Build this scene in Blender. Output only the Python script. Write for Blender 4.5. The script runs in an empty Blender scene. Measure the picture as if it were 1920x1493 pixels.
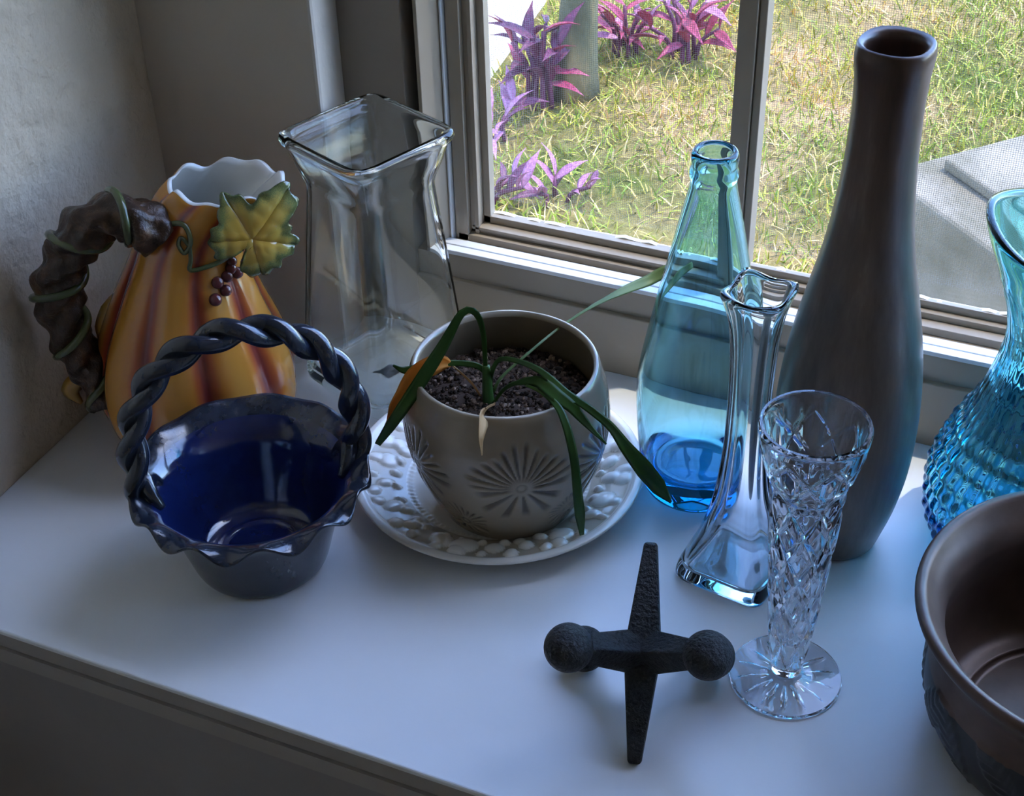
import bpy, math, random
import numpy as np
from mathutils import Vector, Matrix

random.seed(7)
rng = np.random.default_rng(7)
PI = math.pi
scene = bpy.context.scene
col = scene.collection

# ------------------------------------------------------------------ camera
cam_data = bpy.data.cameras.new('camera')
cam = bpy.data.objects.new('camera', cam_data)
col.objects.link(cam)
cam_data.sensor_fit = 'HORIZONTAL'
cam_data.sensor_width = 36.0
cam_data.lens = 2850.0 * 36.0 / 1920.0
cam_data.clip_start = 0.02
cam_data.clip_end = 200.0
yaw, pitch, roll = math.radians(-24.5), math.radians(37.05), math.radians(-1.69)
fwd = Vector((math.sin(yaw) * math.cos(pitch), math.cos(yaw) * math.cos(pitch), -math.sin(pitch)))
right = Vector((math.cos(yaw), -math.sin(yaw), 0))
up = right.cross(fwd)
r2 = math.cos(roll) * right + math.sin(roll) * up
u2 = -math.sin(roll) * right + math.cos(roll) * up
rot = Matrix((r2, u2, -fwd)).transposed()
cam.matrix_world = Matrix.Translation((0, 0, 0.70)) @ rot.to_4x4()
scene.camera = cam

# ------------------------------------------------------------------ sky, sun, exposure
world = bpy.data.worlds.new('sky')
scene.world = world
world.use_nodes = True
wn = world.node_tree.nodes
wl = world.node_tree.links
wn.clear()
w_out = wn.new('ShaderNodeOutputWorld')
w_bg = wn.new('ShaderNodeBackground')
w_sky = wn.new('ShaderNodeTexSky')
w_sky.sky_type = 'NISHITA'
w_sky.sun_disc = False
w_sky.sun_elevation = math.radians(62)
w_sky.sun_rotation = math.radians(50)
w_sky.air_density = 1.0
w_sky.dust_density = 0.6
w_sky.ozone_density = 1.5
w_bg.inputs['Strength'].default_value = 1.25
w_tint = wn.new('ShaderNodeMix'); w_tint.data_type = 'RGBA'; w_tint.blend_type = 'MULTIPLY'; w_tint.inputs[0].default_value = 1.0
w_tint.inputs[7].default_value = (0.92, 1.03, 1.28, 1)
wl.new(w_sky.outputs[0], w_tint.inputs[6])
wl.new(w_tint.outputs[2], w_bg.inputs['Color'])
wl.new(w_bg.outputs[0], w_out.inputs['Surface'])

sun_data = bpy.data.lights.new('sun', 'SUN')
sun = bpy.data.objects.new('sun', sun_data)
col.objects.link(sun)
sun_data.energy = 3.9
sun_data.angle = math.radians(0.9)
sun_data.color = (1.0, 0.90, 0.72)
SUN_DIR = Vector((0.35, 0.25, 1.0)).normalized()          # towards the sun
sun.rotation_euler = SUN_DIR.to_track_quat('Z', 'Y').to_euler()
sun.location = (1.5, 4.0, 5.0)

scene.view_settings.view_transform = 'Standard'
scene.view_settings.look = 'None'
scene.view_settings.gamma = 1.0
scene.view_settings.exposure = 0.47
scene.view_settings.use_curve_mapping = False
cy = scene.cycles
cy.max_bounces = 14
cy.diffuse_bounces = 4
cy.glossy_bounces = 8
cy.transmission_bounces = 14
cy.transparent_max_bounces = 24
cy.sample_clamp_indirect = 6.0
cy.blur_glossy = 0.6
cy.use_denoising = True
cy.use_adaptive_sampling = True
cy.adaptive_threshold = 0.1

# ------------------------------------------------------------------ helpers: materials
def mat(name):
    m = bpy.data.materials.new(name)
    m.use_nodes = True
    nt = m.node_tree
    nt.nodes.clear()
    out = nt.nodes.new('ShaderNodeOutputMaterial')
    return m, nt, out

def principled(nt, out, color=(0.8, 0.8, 0.8), rough=0.5, metal=0.0, spec=0.5, coat=0.0):
    p = nt.nodes.new('ShaderNodeBsdfPrincipled')
    p.inputs['Base Color'].default_value = (*color, 1)
    p.inputs['Roughness'].default_value = rough
    p.inputs['Metallic'].default_value = metal
    p.inputs['Specular IOR Level'].default_value = spec
    p.inputs['Coat Weight'].default_value = coat
    p.inputs['Coat Roughness'].default_value = 0.06
    nt.links.new(p.outputs[0], out.inputs['Surface'])
    return p

def noise(nt, scale, detail=4.0, rough=0.55, coords='Object', stretch=None):
    tc = nt.nodes.new('ShaderNodeTexCoord')
    n = nt.nodes.new('ShaderNodeTexNoise')
    n.inputs['Scale'].default_value = scale
    n.inputs['Detail'].default_value = detail
    n.inputs['Roughness'].default_value = rough
    src = tc.outputs[coords]
    if stretch:
        mp = nt.nodes.new('ShaderNodeMapping')
        mp.inputs['Scale'].default_value = stretch
        nt.links.new(src, mp.inputs['Vector'])
        src = mp.outputs[0]
    nt.links.new(src, n.inputs['Vector'])
    return n

def ramp(nt, fac, stops):
    r = nt.nodes.new('ShaderNodeValToRGB')
    els = r.color_ramp.elements
    while len(els) < len(stops):
        els.new(0.5)
    for e, (p, c) in zip(els, stops):
        e.position = p
        e.color = (*c, 1)
    nt.links.new(fac, r.inputs[0])
    return r

def bump(nt, height, target, strength=0.3, dist=0.001):
    b = nt.nodes.new('ShaderNodeBump')
    b.inputs['Strength'].default_value = strength
    b.inputs['Distance'].default_value = dist
    nt.links.new(height, b.inputs['Height'])
    nt.links.new(b.outputs[0], target.inputs['Normal'])
    return b

def attr(nt, name):
    a = nt.nodes.new('ShaderNodeAttribute')
    a.attribute_name = name
    return a

def mixc(nt, fac, a, b, mode='MIX'):
    m = nt.nodes.new('ShaderNodeMix')
    m.data_type = 'RGBA'
    m.blend_type = mode
    if isinstance(fac, (int, float)):
        m.inputs[0].default_value = fac
    else:
        nt.links.new(fac, m.inputs[0])
    for sock, v in ((m.inputs[6], a), (m.inputs[7], b)):
        if isinstance(v, tuple):
            sock.default_value = (*v, 1)
        else:
            nt.links.new(v, sock)
    return m.outputs[2]

def paint(name, color, rough=0.5, nscale=200, bstr=0.15, bdist=0.0006, var=0.05, coat=0.0, spec=0.5):
    m, nt, out = mat(name)
    p = principled(nt, out, color, rough, spec=spec, coat=coat)
    n = noise(nt, nscale)
    lo = tuple(c * (1 - var) for c in color)
    hi = tuple(min(1, c * (1 + var)) for c in color)
    n2 = noise(nt, 14)
    r = ramp(nt, n2.outputs[0], [(0.3, lo), (0.7, hi)])
    nt.links.new(r.outputs[0], p.inputs['Base Color'])
    bump(nt, n.outputs[0], p, bstr, bdist)
    return m

def glass(name, color=(1, 1, 1), ior=1.5, rough=0.0, absorb=None, density=0.0, bump_scale=None, bstr=0.1):
    m, nt, out = mat(name)
    g = nt.nodes.new('ShaderNodeBsdfGlass')
    g.inputs['Color'].default_value = (*color, 1)
    g.inputs['IOR'].default_value = ior
    g.inputs['Roughness'].default_value = rough
    nt.links.new(g.outputs[0], out.inputs['Surface'])
    if absorb:
        v = nt.nodes.new('ShaderNodeVolumeAbsorption')
        v.inputs['Color'].default_value = (*absorb, 1)
        v.inputs['Density'].default_value = density
        nt.links.new(v.outputs[0], out.inputs['Volume'])
    if bump_scale:
        n = noise(nt, bump_scale, 2)
        bump(nt, n.outputs[0], g, bstr, 0.002)
    return m

# ------------------------------------------------------------------ helpers: meshes and objects
def link(o, parent=None):
    col.objects.link(o)
    if parent is not None:
        o.parent = parent
    return o

def mesh_obj(name, verts, faces, m=None, parent=None, smooth=True, loc=None, attrs=None, mats=None, midx=None, smooth_angle=None):
    me = bpy.data.meshes.new(name)
    me.from_pydata([tuple(map(float, v)) for v in verts], [], [tuple(int(i) for i in f) for f in faces])
    if mats:
        for mm in mats:
            me.materials.append(mm)
        me.polygons.foreach_set('material_index', np.array(midx, dtype=np.int32))
    elif m:
        me.materials.append(m)
    if attrs:
        for k, a in attrs.items():
            at = me.attributes.new(k, 'FLOAT', 'POINT')
            at.data.foreach_set('value', np.array(a, dtype=np.float32))
    if smooth:
        me.polygons.foreach_set('use_smooth', np.ones(len(me.polygons), dtype=bool))
        if smooth_angle:
            me.set_sharp_from_angle(angle=math.radians(smooth_angle))
    me.update()
    o = bpy.data.objects.new(name, me)
    link(o, parent)
    if loc is not None:
        o.location = loc
    return o

def tag(o, label=None, cat=None, group=None, kind=None):
    if label: o['label'] = label
    if cat: o['category'] = cat
    if group: o['group'] = group
    if kind: o['kind'] = kind
    return o

def thing(name, label, cat, loc=(0, 0, 0), rz=0.0, group=None):
    o = bpy.data.objects.new(name, None)
    o.empty_display_size = 0.02
    link(o)
    o.location = loc
    o.rotation_euler = (0, 0, rz)
    return tag(o, label, cat, group)

def face_cam(x, y):                      # rotation that turns local +x to the viewer's right
    return math.atan2(-x, y)

def spline(pts, n):                      # Catmull-Rom through the points
    P = np.array(pts, float)
    P = np.vstack([2 * P[0] - P[1], P, 2 * P[-1] - P[-2]])
    seg = np.linalg.norm(np.diff(P[1:-1], axis=0), axis=1)
    acc = np.concatenate([[0], np.cumsum(seg)])
    out = []
    for s in np.linspace(0, acc[-1], n):
        i = min(np.searchsorted(acc, s, 'right') - 1, len(seg) - 1)
        t = (s - acc[i]) / max(seg[i], 1e-12)
        p0, p1, p2, p3 = P[i], P[i + 1], P[i + 2], P[i + 3]
        out.append(0.5 * ((2 * p1) + (p2 - p0) * t + (2 * p0 - 5 * p1 + 4 * p2 - p3) * t * t + (3 * p1 - p0 - 3 * p2 + p3) * t ** 3))
    return np.array(out)

def lathe(profile, n=96, fn=None):
    """profile: (r, z) rows from the bottom axis up; fn(theta, r, z, row) -> x, y, z (vectorised)."""
    prof = np.array(profile, float)
    th = np.linspace(0, 2 * PI, n, endpoint=False)
    verts, rows = [], []
    for k, (r, z) in enumerate(prof):
        if r < 1e-6:
            rows.append([len(verts)])
            verts.append((0, 0, z))
            continue
        if fn is None:
            x, y, zz = r * np.cos(th), r * np.sin(th), np.full(n, z)
        else:
            x, y, zz = fn(th, r, z, k)
        rows.append(list(range(len(verts), len(verts) + n)))
        verts += list(zip(x, y, np.broadcast_to(zz, (n,))))
    faces, fr = [], []
    for k in range(len(rows) - 1):
        a, b = rows[k], rows[k + 1]
        if len(a) == 1 and len(b) == 1:
            continue
        for i in range(n):
            j = (i + 1) % n
            if len(a) == 1:
                faces.append((a[0], b[j], b[i]))
            elif len(b) == 1:
                faces.append((a[i], a[j], b[0]))
            else:
                faces.append((a[i], a[j], b[j], b[i]))
            fr.append(k)
    return verts, faces, fr

def tube(path, rad, n=12, caps=True, shape=None):
    P = np.array(path, float)
    m = len(P)
    rad = np.full(m, rad) if np.isscalar(rad) else np.array(rad, float)
    T = np.gradient(P, axis=0)
    T /= np.linalg.norm(T, axis=1)[:, None] + 1e-12
    ref = np.array([0, 0, 1.0]) if abs(T[0][2]) < 0.9 else np.array([1.0, 0, 0])
    N = np.cross(T[0], ref); N /= np.linalg.norm(N)
    verts, faces = [], []
    for k in range(m):
        N = N - T[k] * np.dot(N, T[k]); N /= np.linalg.norm(N)
        B = np.cross(T[k], N)
        for i in range(n):
            a = 2 * PI * i / n
            r = rad[k] * (shape(a, k / (m - 1)) if shape else 1.0)
            verts.append(P[k] + r * (math.cos(a) * N + math.sin(a) * B))
    for k in range(m - 1):
        for i in range(n):
            j = (i + 1) % n
            faces.append((k * n + i, k * n + j, (k + 1) * n + j, (k + 1) * n + i))
    if caps:
        faces.append(tuple(range(n - 1, -1, -1)))
        faces.append(tuple((m - 1) * n + i for i in range(n)))
    return verts, faces

def frames(P):
    P = np.array(P, float)
    T = np.gradient(P, axis=0)
    T /= np.linalg.norm(T, axis=1)[:, None] + 1e-12
    N = np.cross(T[0], [0, 0, 1.0] if abs(T[0][2]) < 0.9 else [1.0, 0, 0]); N /= np.linalg.norm(N)
    Ns, Bs = [], []
    for t in T:
        N = N - t * np.dot(N, t); N /= np.linalg.norm(N)
        Ns.append(N.copy()); Bs.append(np.cross(t, N))
    return T, np.array(Ns), np.array(Bs)

def join(*vf):
    V, F = [], []
    for v, f in vf:
        o = len(V)
        V += list(v)
        F += [tuple(i + o for i in q) for q in f]
    return V, F

def box(x0, x1, y0, y1, z0, z1):
    v = [(x0, y0, z0), (x1, y0, z0), (x1, y1, z0), (x0, y1, z0), (x0, y0, z1), (x1, y0, z1), (x1, y1, z1), (x0, y1, z1)]
    f = [(3, 2, 1, 0), (4, 5, 6, 7), (0, 1, 5, 4), (1, 2, 6, 5), (2, 3, 7, 6), (3, 0, 4, 7)]
    return v, f

def bevelled(o, w=0.0008, seg=2):
    b = o.modifiers.new('bevel', 'BEVEL')
    b.width = w
    b.segments = seg
    b.limit_method = 'ANGLE'
    b.angle_limit = math.radians(40)
    return o

def prism(poly, axis, a0, a1):
    """extrude a 2-D polygon along an axis; axis 'z': poly is (x, y); axis 'x': poly is (y, z)."""
    n = len(poly)
    if axis == 'z':
        v = [(p[0], p[1], a0) for p in poly] + [(p[0], p[1], a1) for p in poly]
    else:
        v = [(a0, p[0], p[1]) for p in poly] + [(a1, p[0], p[1]) for p in poly]
    f = [tuple(range(n - 1, -1, -1)), tuple(range(n, 2 * n))]
    f += [(i, (i + 1) % n, n + (i + 1) % n, n + i) for i in range(n)]
    return v, f

def sphere(c, r, nu=24, nv=16, sq=(1, 1, 1)):
    prof = [(max(0, r * math.sin(PI * k / nv)) if 0 < k < nv else 0, -r * math.cos(PI * k / nv)) for k in range(nv + 1)]
    v, f, _ = lathe(prof, nu)
    return [(c[0] + p[0] * sq[0], c[1] + p[1] * sq[1], c[2] + p[2] * sq[2]) for p in v], f

def ribbon(path, widths, thick=0.0008, side_hint=(0, 0, 1), fold=0.15, n=40, twist=0.0):
    """leaf blade: lens-shaped cross-section swept on a path, folded a little along its midrib."""
    P = spline(path, n)
    W = np.interp(np.linspace(0, 1, n), np.linspace(0, 1, len(widths)), widths)
    T = np.gradient(P, axis=0)
    T /= np.linalg.norm(T, axis=1)[:, None] + 1e-12
    hint = np.array(side_hint, float)
    V, F, A = [], [], []
    S_prev = None
    cs = [(-1, 0), (-0.5, 0.8), (0, 1), (0.5, 0.8), (1, 0), (0.5, -0.8), (0, -1), (-0.5, -0.8)]
    for k in range(n):
        S = np.cross(T[k], hint)
        if np.linalg.norm(S) < 0.2 and S_prev is not None:
            S = S_prev
        S = S / np.linalg.norm(S)
        if S_prev is not None:
            if np.dot(S, S_prev) < 0: S = -S
            S = 0.6 * S_prev + 0.4 * S
            S -= T[k] * np.dot(S, T[k]); S /= np.linalg.norm(S)
        S_prev = S
        Nn = np.cross(S, T[k])
        a = twist * k / n
        S2 = math.cos(a) * S + math.sin(a) * Nn
        N2 = -math.sin(a) * S + math.cos(a) * Nn
        for (u, w) in cs:
            V.append(P[k] + S2 * u * W[k] * 0.5 + N2 * (w * thick * 0.5 + abs(u) * fold * W[k] * 0.5))
            A.append(abs(u))
    m = len(cs)
    for k in range(n - 1):
        for i in range(m):
            j = (i + 1) % m
            F.append((k * m + i, k * m + j, (k + 1) * m + j, (k + 1) * m + i))
    F.append(tuple(range(m - 1, -1, -1)))
    F.append(tuple((n - 1) * m + i for i in range(m)))
    return V, F, A

# ------------------------------------------------------------------ materials of the setting
M = {}
M['sill'] = paint('white_sill_paint', (0.80, 0.82, 0.84), 0.38, 350, 0.10, 0.0004, 0.015)
nt = M['sill'].node_tree
p = [n for n in nt.nodes if n.type == 'BSDF_PRINCIPLED'][0]
src = p.inputs['Base Color'].links[0].from_socket
tc = nt.nodes.new('ShaderNodeTexCoord'); vo = nt.nodes.new('ShaderNodeTexVoronoi'); vo.inputs['Scale'].default_value = 9.0
nt.links.new(tc.outputs['Object'], vo.inputs['Vector'])
lt = nt.nodes.new('ShaderNodeMath'); lt.operation = 'LESS_THAN'; lt.inputs[1].default_value = 0.011
nt.links.new(vo.outputs['Distance'], lt.inputs[0])
nt.links.new(mixc(nt, lt.outputs[0], src, (0.10, 0.09, 0.08)), p.inputs['Base Color'])
M['plaster'] = paint('plaster', (0.60, 0.495, 0.37), 0.75, 45, 1.0, 0.006, 0.02)
M['plaster_grey'] = paint('grey_plaster', (0.55, 0.49, 0.415), 0.8, 160, 0.3, 0.001, 0.03)
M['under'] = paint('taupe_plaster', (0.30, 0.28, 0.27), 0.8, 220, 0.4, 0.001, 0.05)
M['edge'] = paint('shade_toned_trim', (0.36, 0.33, 0.30), 0.55, 100, 0.1, 0.0005, 0.04)  # dark tone paints in the shade of the face turned to the room
M['frame'] = paint('cream_window_frame', (0.37, 0.31, 0.235), 0.42, 300, 0.08, 0.0003, 0.04)
M['frame_dark'] = paint('taupe_casing', (0.30, 0.25, 0.20), 0.5, 300, 0.08, 0.0003, 0.04)
M['track'] = paint('white_track', (0.78, 0.80, 0.82), 0.3, 300, 0.05, 0.0003, 0.02)
M['gap_shade'] = paint('dark_gap_shade', (0.05, 0.05, 0.055), 0.6, 300, 0.05)  # near black, stands in for shadow in the frame recess
M['room'] = paint('room_paint', (0.78, 0.66, 0.52), 0.8, 60, 0.2)
M['floor'] = paint('floor_boards', (0.46, 0.31, 0.18), 0.45, 30, 0.2)
M['ceil'] = paint('ceiling_paint', (0.8, 0.8, 0.78), 0.85, 60, 0.2)

# thin window glass: passes most light straight on, mirrors a little
mm, nt, out = mat('window_glass')
tr = nt.nodes.new('ShaderNodeBsdfTransparent'); tr.inputs[0].default_value = (0.96, 0.97, 0.96, 1)
gl = nt.nodes.new('ShaderNodeBsdfGlossy'); gl.inputs['Roughness'].default_value = 0.01
fw = nt.nodes.new('ShaderNodeLayerWeight'); fw.inputs[0].default_value = 0.5       # facing: 1 - |cos|
pw = nt.nodes.new('ShaderNodeMath'); pw.operation = 'POWER'; pw.inputs[1].default_value = 5.0
fr = nt.nodes.new('ShaderNodeMath'); fr.operation = 'MULTIPLY_ADD'; fr.inputs[1].default_value = 0.9; fr.inputs[2].default_value = 0.02
nt.links.new(fw.outputs['Facing'], pw.inputs[0]); nt.links.new(pw.outputs[0], fr.inputs[0])
mx = nt.nodes.new('ShaderNodeMixShader')
nt.links.new(fr.outputs[0], mx.inputs[0]); nt.links.new(tr.outputs[0], mx.inputs[1]); nt.links.new(gl.outputs[0], mx.inputs[2])
nt.links.new(mx.outputs[0], out.inputs['Surface'])
M['pane'] = mm

# insect screen: a fine square weave of pale wires
mm, nt, out = mat('insect_mesh')
tc = nt.nodes.new('ShaderNodeTexCoord'); sx = nt.nodes.new('ShaderNodeSeparateXYZ')
nt.links.new(tc.outputs['Object'], sx.inputs[0])
def weave(sock):
    a = nt.nodes.new('ShaderNodeMath'); a.operation = 'MULTIPLY'; a.inputs[1].default_value = 1 / 0.0016
    b = nt.nodes.new('ShaderNodeMath'); b.operation = 'FRACT'
    c = nt.nodes.new('ShaderNodeMath'); c.operation = 'LESS_THAN'; c.inputs[1].default_value = 0.12
    nt.links.new(sock, a.inputs[0]); nt.links.new(a.outputs[0], b.inputs[0]); nt.links.new(b.outputs[0], c.inputs[0])
    return c.outputs[0]
mxm = nt.nodes.new('ShaderNodeMath'); mxm.operation = 'MAXIMUM'
nt.links.new(weave(sx.outputs[0]), mxm.inputs[0]); nt.links.new(weave(sx.outputs[2]), mxm.inputs[1])
tr = nt.nodes.new('ShaderNodeBsdfTransparent'); df = nt.nodes.new('ShaderNodeBsdfDiffuse'); df.inputs[0].default_value = (0.45, 0.45, 0.45, 1)
mx = nt.nodes.new('ShaderNodeMixShader')
nt.links.new(mxm.outputs[0], mx.inputs[0]); nt.links.new(tr.outputs[0], mx.inputs[1]); nt.links.new(df.outputs[0], mx.inputs[2])
nt.links.new(mx.outputs[0], out.inputs['Surface'])
M['screen'] = mm

# ------------------------------------------------------------------ the room shell
XL, XR, YB, YW, ZF, ZC = -0.678, 1.60, -2.6, 0.85, -0.78, 1.62
def struct(name, vf, m, label, smooth=False, parent=None):
    o = mesh_obj(name, vf[0], vf[1], m, parent, smooth)
    if parent is None:
        tag(o, label, kind='structure')
    return o

struct('floor', box(XL - .1, XR + .1, YB - .1, 1.0, ZF - .05, ZF), M['floor'], 'brown wooden floor of the dim room')
struct('ceiling', box(XL - .1, XR + .1, YB - .1, 1.06, ZC, ZC + .05), M['ceil'], 'white ceiling of the room')
struct('wall_left', box(XL - .1, XL, YB - .1, 1.0, ZF, ZC), M['plaster'], 'white textured plaster wall on the left of the ledge')
struct('wall_right', box(XR, XR + .1, YB - .1, 1.06, ZF, ZC), M['room'], 'painted wall on the right of the room')
struct('wall_back', box(XL - .1, XR + .1, YB - .1, YB, ZF, ZC), M['room'], 'painted wall behind the viewer')
# window wall with its opening: left pier with a splayed return, right pier, head, and the part below the ledge
WX1, WZ1 = 1.25, 1.02
pier = prism([(XL, YW), (-.5330, YW), (-.5312, YW + .0008), (-.5305, YW + .003), (-.5420, .9035), (-.5420, 1.04), (XL - .1, 1.04), (XL - .1, YW)], 'z', 0.0, ZC)
struct('wall_window', join(pier, box(WX1, XR + .1, YW, 1.04, 0, ZC), box(-.542, WX1, YW, 1.04, WZ1, ZC), box(XL - .1, XR + .1, .905, 1.04, -.9, -.004)),
       M['plaster_grey'], 'grey plaster wall around the window')
# ledge: white board, nose moulding below its front edge and the low wall under it
led = struct('trim_1', box(XL, XR, .4945, .906, -.0045, 0), M['sill'], 'deep white painted window ledge carrying the vases')
bevelled(led, .0015, 3)
nose = struct('trim_2', join(box(XL, XR, .4965, .52, -.0180, -.0045), box(XL, XR, .4995, .52, -.0210, -.0180), box(XL, XR, .4960, .52, -.0340, -.0210), prism([(.4975, -.034), (.52, -.034), (.52, -.040), (.5025, -.040)], 'x', XL, XR)), M['edge'],
       'moulding along the front edge of the ledge, coloured dark for shade')
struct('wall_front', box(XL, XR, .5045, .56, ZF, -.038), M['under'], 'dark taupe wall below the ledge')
# unseen roof overhang above the window, sized to cut off the sun patch
struct('trim_3', box(-4, 5, 1.04, 1.185, 1.47, 1.62), M['ceil'], 'white roof eave above the window, out of view, shaped to limit the sun')

# window_1
win = bpy.data.objects.new('window_1', None); link(win); tag(win, 'cream sliding window with two panes over the ledge', kind='structure')
def wpart(name, vf, m, bev=0.0006):
    o = mesh_obj(name, vf[0], vf[1], m, win, False)
    if bev: bevelled(o, bev, 2)
    return o
wpart('casing', box(-.5420, -.4905, .903, 1.0, 0, WZ1), M['frame_dark'])
wpart('gap_shade_strip', box(-.4905, -.4815, .931, 1.0, .08, WZ1), M['gap_shade'])  # dark strip that colours in the recess shadow between casing and jamb
wpart('jamb', prism([(-.4815, .906), (-.4785, .906), (-.4705, .927), (-.4705, 1.0), (-.4815, 1.0)], 'z', .07, WZ1), M['frame'])
wpart('jamb_strip', box(-.4705, -.4690, .925, .99, .07, WZ1), M['track'], 0.0003)
wpart('apron_board', box(-.4905, WX1, .9025, .95, 0, .0545), M['frame'], .001)
wpart('frame_rail', box(-.4905, WX1, .9065, .95, .0545, .0755), M['frame'])
wpart('sill_track', box(-.4815, WX1, .9060, .9140, .0755, .0792), M['track'], .0005)
wpart('sill_track', box(-.4815, WX1, .9165, .9250, .0755, .0785), M['track'], .0005)
# sliding sash: stepped stile and rail
for (x0, x1, y0) in ((-.4680, -.4575, .930), (-.4575, -.4535, .936), (-.4535, -.4500, .9345), (-.4500, -.4440, .944)):
    wpart('sash_stile', box(x0, x1, y0, .9525, .074, WZ1), M['frame'], .0004)
for (z0, z1, y0) in ((.0740, .0810, .930), (.0810, .0840, .936), (.0840, .0865, .9345), (.0865, .0925, .944)):
    wpart('sash_rail', box(-.4660 + (z0 - .074), -.245, y0, .9525, z0, z1), M['frame'], .0004)
for (z0, z1, y0) in ((.0740, .0815, .932), (.0815, .0865, .942), (.0865, .0925, .948)):
    wpart('sash_rail', box(-.245, WX1, y0, .9525, z0, z1), M['frame'], .0004)
wpart('meeting_stile', box(-.2535, -.2405, .938, .9575, .074, WZ1), M['frame'], .0008)
wpart('meeting_stile', box(-.2400, -.2345, .941, .9575, .074, WZ1), M['frame'], .0008)
wpart('sash_stile', box(WX1 - .04, WX1, .93, .97, .074, WZ1), M['frame'])
wpart('sash_rail', box(-.468, WX1, .93, .97, WZ1 - .04, WZ1), M['frame'])
wpart('glass_pane', box(-.447, -.2500, .952, .955, .088, WZ1 - .03), M['pane'], 0)
wpart('glass_pane', box(-.2380, WX1 - .03, .956, .959, .088, WZ1 - .03), M['pane'], 0)
sv = [(-.46, 0.985, .085), (WX1 - .02, .985, .085), (WX1 - .02, .985, WZ1 - .02), (-.46, .985, WZ1 - .02)]
wpart('insect_screen', (sv, [(0, 1, 2, 3)]), M['screen'], 0)
wpart('outer_sill', box(-.5, WX1, .968, 1.0, .01, .05), M['frame'], .001)
# flaked white caulk along the foot of the panes
cv, cf = [], []
nC = 240
for i in range(nC + 1):
    x = -.444 + (WX1 - .05 + .444) * i / nC
    h = .0922 + .0018 * rng.random() ** 3
    cv += [(x, .9495, .0915), (x, .9495, h), (x, .9535, h), (x, .9535, .0915)]
for i in range(nC):
    for k in range(3):
        cf.append((4 * i + k, 4 * i + 4 + k, 4 * i + 5 + k, 4 * i + 1 + k))
wpart('caulk_bead', (cv, cf), paint('caulk', (0.85, 0.83, 0.78), 0.8, 500, 0.5), 0)

# ------------------------------------------------------------------ outdoors
GZ = -0.40
mm, nt, out = mat('lawn_soil')
p = principled(nt, out, (0.3, 0.25, 0.15), 0.95, spec=0.1)
n1 = noise(nt, 3.0, 6, 0.65); n2 = noise(nt, 60, 5, 0.7)
ca = ramp(nt, n1.outputs[0], [(0.35, (0.10, 0.12, 0.02)), (0.5, (0.22, 0.17, 0.06)), (0.68, (0.46, 0.29, 0.16))])
cb = ramp(nt, n2.outputs[0], [(0.3, (0.45, 0.45, 0.4)), (0.7, (1.2, 1.2, 1.2))])
nt.links.new(mixc(nt, 1.0, ca.outputs[0], cb.outputs[0], 'MULTIPLY'), p.inputs['Base Color'])
bump(nt, n2.outputs[0], p, 0.8, 0.01)
gv, gf = [], []
NG = 80
xs = np.linspace(-9, 9, NG); ys = np.linspace(1.04, 19, NG)
for y in ys:
    for x in xs:
        gv.append((x, y, GZ + 0.02 * math.sin(1.3 * x + .4) * math.sin(1.1 * y)  * min(1, max(0, y - 3))))
for j in range(NG - 1):
    for i in range(NG - 1):
        a = j * NG + i
        gf.append((a, a + 1, a + NG + 1, a + NG))
tag(mesh_obj('ground', gv, gf, mm), 'dry soil of the back yard outside the window', kind='structure')

mm, nt, out = mat('grass_blades')
p = principled(nt, out, (0.2, 0.3, 0.06), 0.6, spec=0.3)
ge = nt.nodes.new('ShaderNodeNewGeometry')
c1 = ramp(nt, ge.outputs['Random Per Island'], [(0.0, (0.14, 0.22, 0.015)), (0.35, (0.27, 0.34, 0.028)), (0.60, (0.43, 0.41, 0.05)), (0.80, (0.60, 0.42, 0.12)), (1.0, (0.78, 0.56, 0.26))])
n1 = noise(nt, 2.3, 4, 0.6)
c2 = ramp(nt, n1.outputs[0], [(0.45, (1, 1, 1)), (0.65, (1.45, 1.0, 0.95))])
nt.links.new(mixc(nt, 1.0, c1.outputs[0], c2.outputs[0], 'MULTIPLY'), p.inputs['Base Color'])
p.inputs['Transmission Weight'].default_value = 0.0
NB = 125000
bx = rng.uniform(-1.7, .9, NB); by = 1.10 + 2.9 * rng.random(NB) ** 1.1
keep = ~((np.abs(bx + .80) < .0) )
# bare, straw-littered patches thin the turf out
patch = np.sin(5.3 * bx + 1.2) * np.sin(4.1 * by + .7) + .5 * np.sin(11 * bx - 7 * by)
bare = np.exp(-(((bx + .62) / .22) ** 2 + ((by - 1.78) / .22) ** 2)) * 1.6
keep = (patch * .5 + bare) < (rng.random(NB) * 1.6)
sa = math.atan2(1.617 - 1.716, -.112 + .223)              # nothing grows under the step or inside the garden wall
sx_, sy_ = (bx + .2747) * math.cos(sa) + (by - 1.762) * math.sin(sa), -(bx + .2747) * math.sin(sa) + (by - 1.762) * math.cos(sa)
keep &= ~((sx_ > -.005) & (sx_ < .94) & (sy_ > -.005) & (sy_ < 1.21))
keep &= ~((by > 2.05) & (bx < -.985 - (by - 2.09) * .111 + .01))
keep &= np.hypot(bx + .838, by - 2.12) > .045
bx, by = bx[keep], by[keep]
NB = len(bx)
ang = rng.uniform(0, 2 * PI, NB); Lb = rng.uniform(.012, .036, NB); wb = rng.uniform(.0016, .0036, NB)
lean = rng.uniform(.2, 1.5, NB); la = rng.uniform(0, 2 * PI, NB)
dx, dy = np.cos(ang) * wb / 2, np.sin(ang) * wb / 2
ux, uy, uz = np.sin(lean) * np.cos(la), np.sin(lean) * np.sin(la), np.cos(lean)
z0 = np.full(NB, GZ)
V = np.zeros((NB, 5, 3))
V[:, 0] = np.stack([bx - dx, by - dy, z0], 1); V[:, 1] = np.stack([bx + dx, by + dy, z0], 1)
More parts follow.
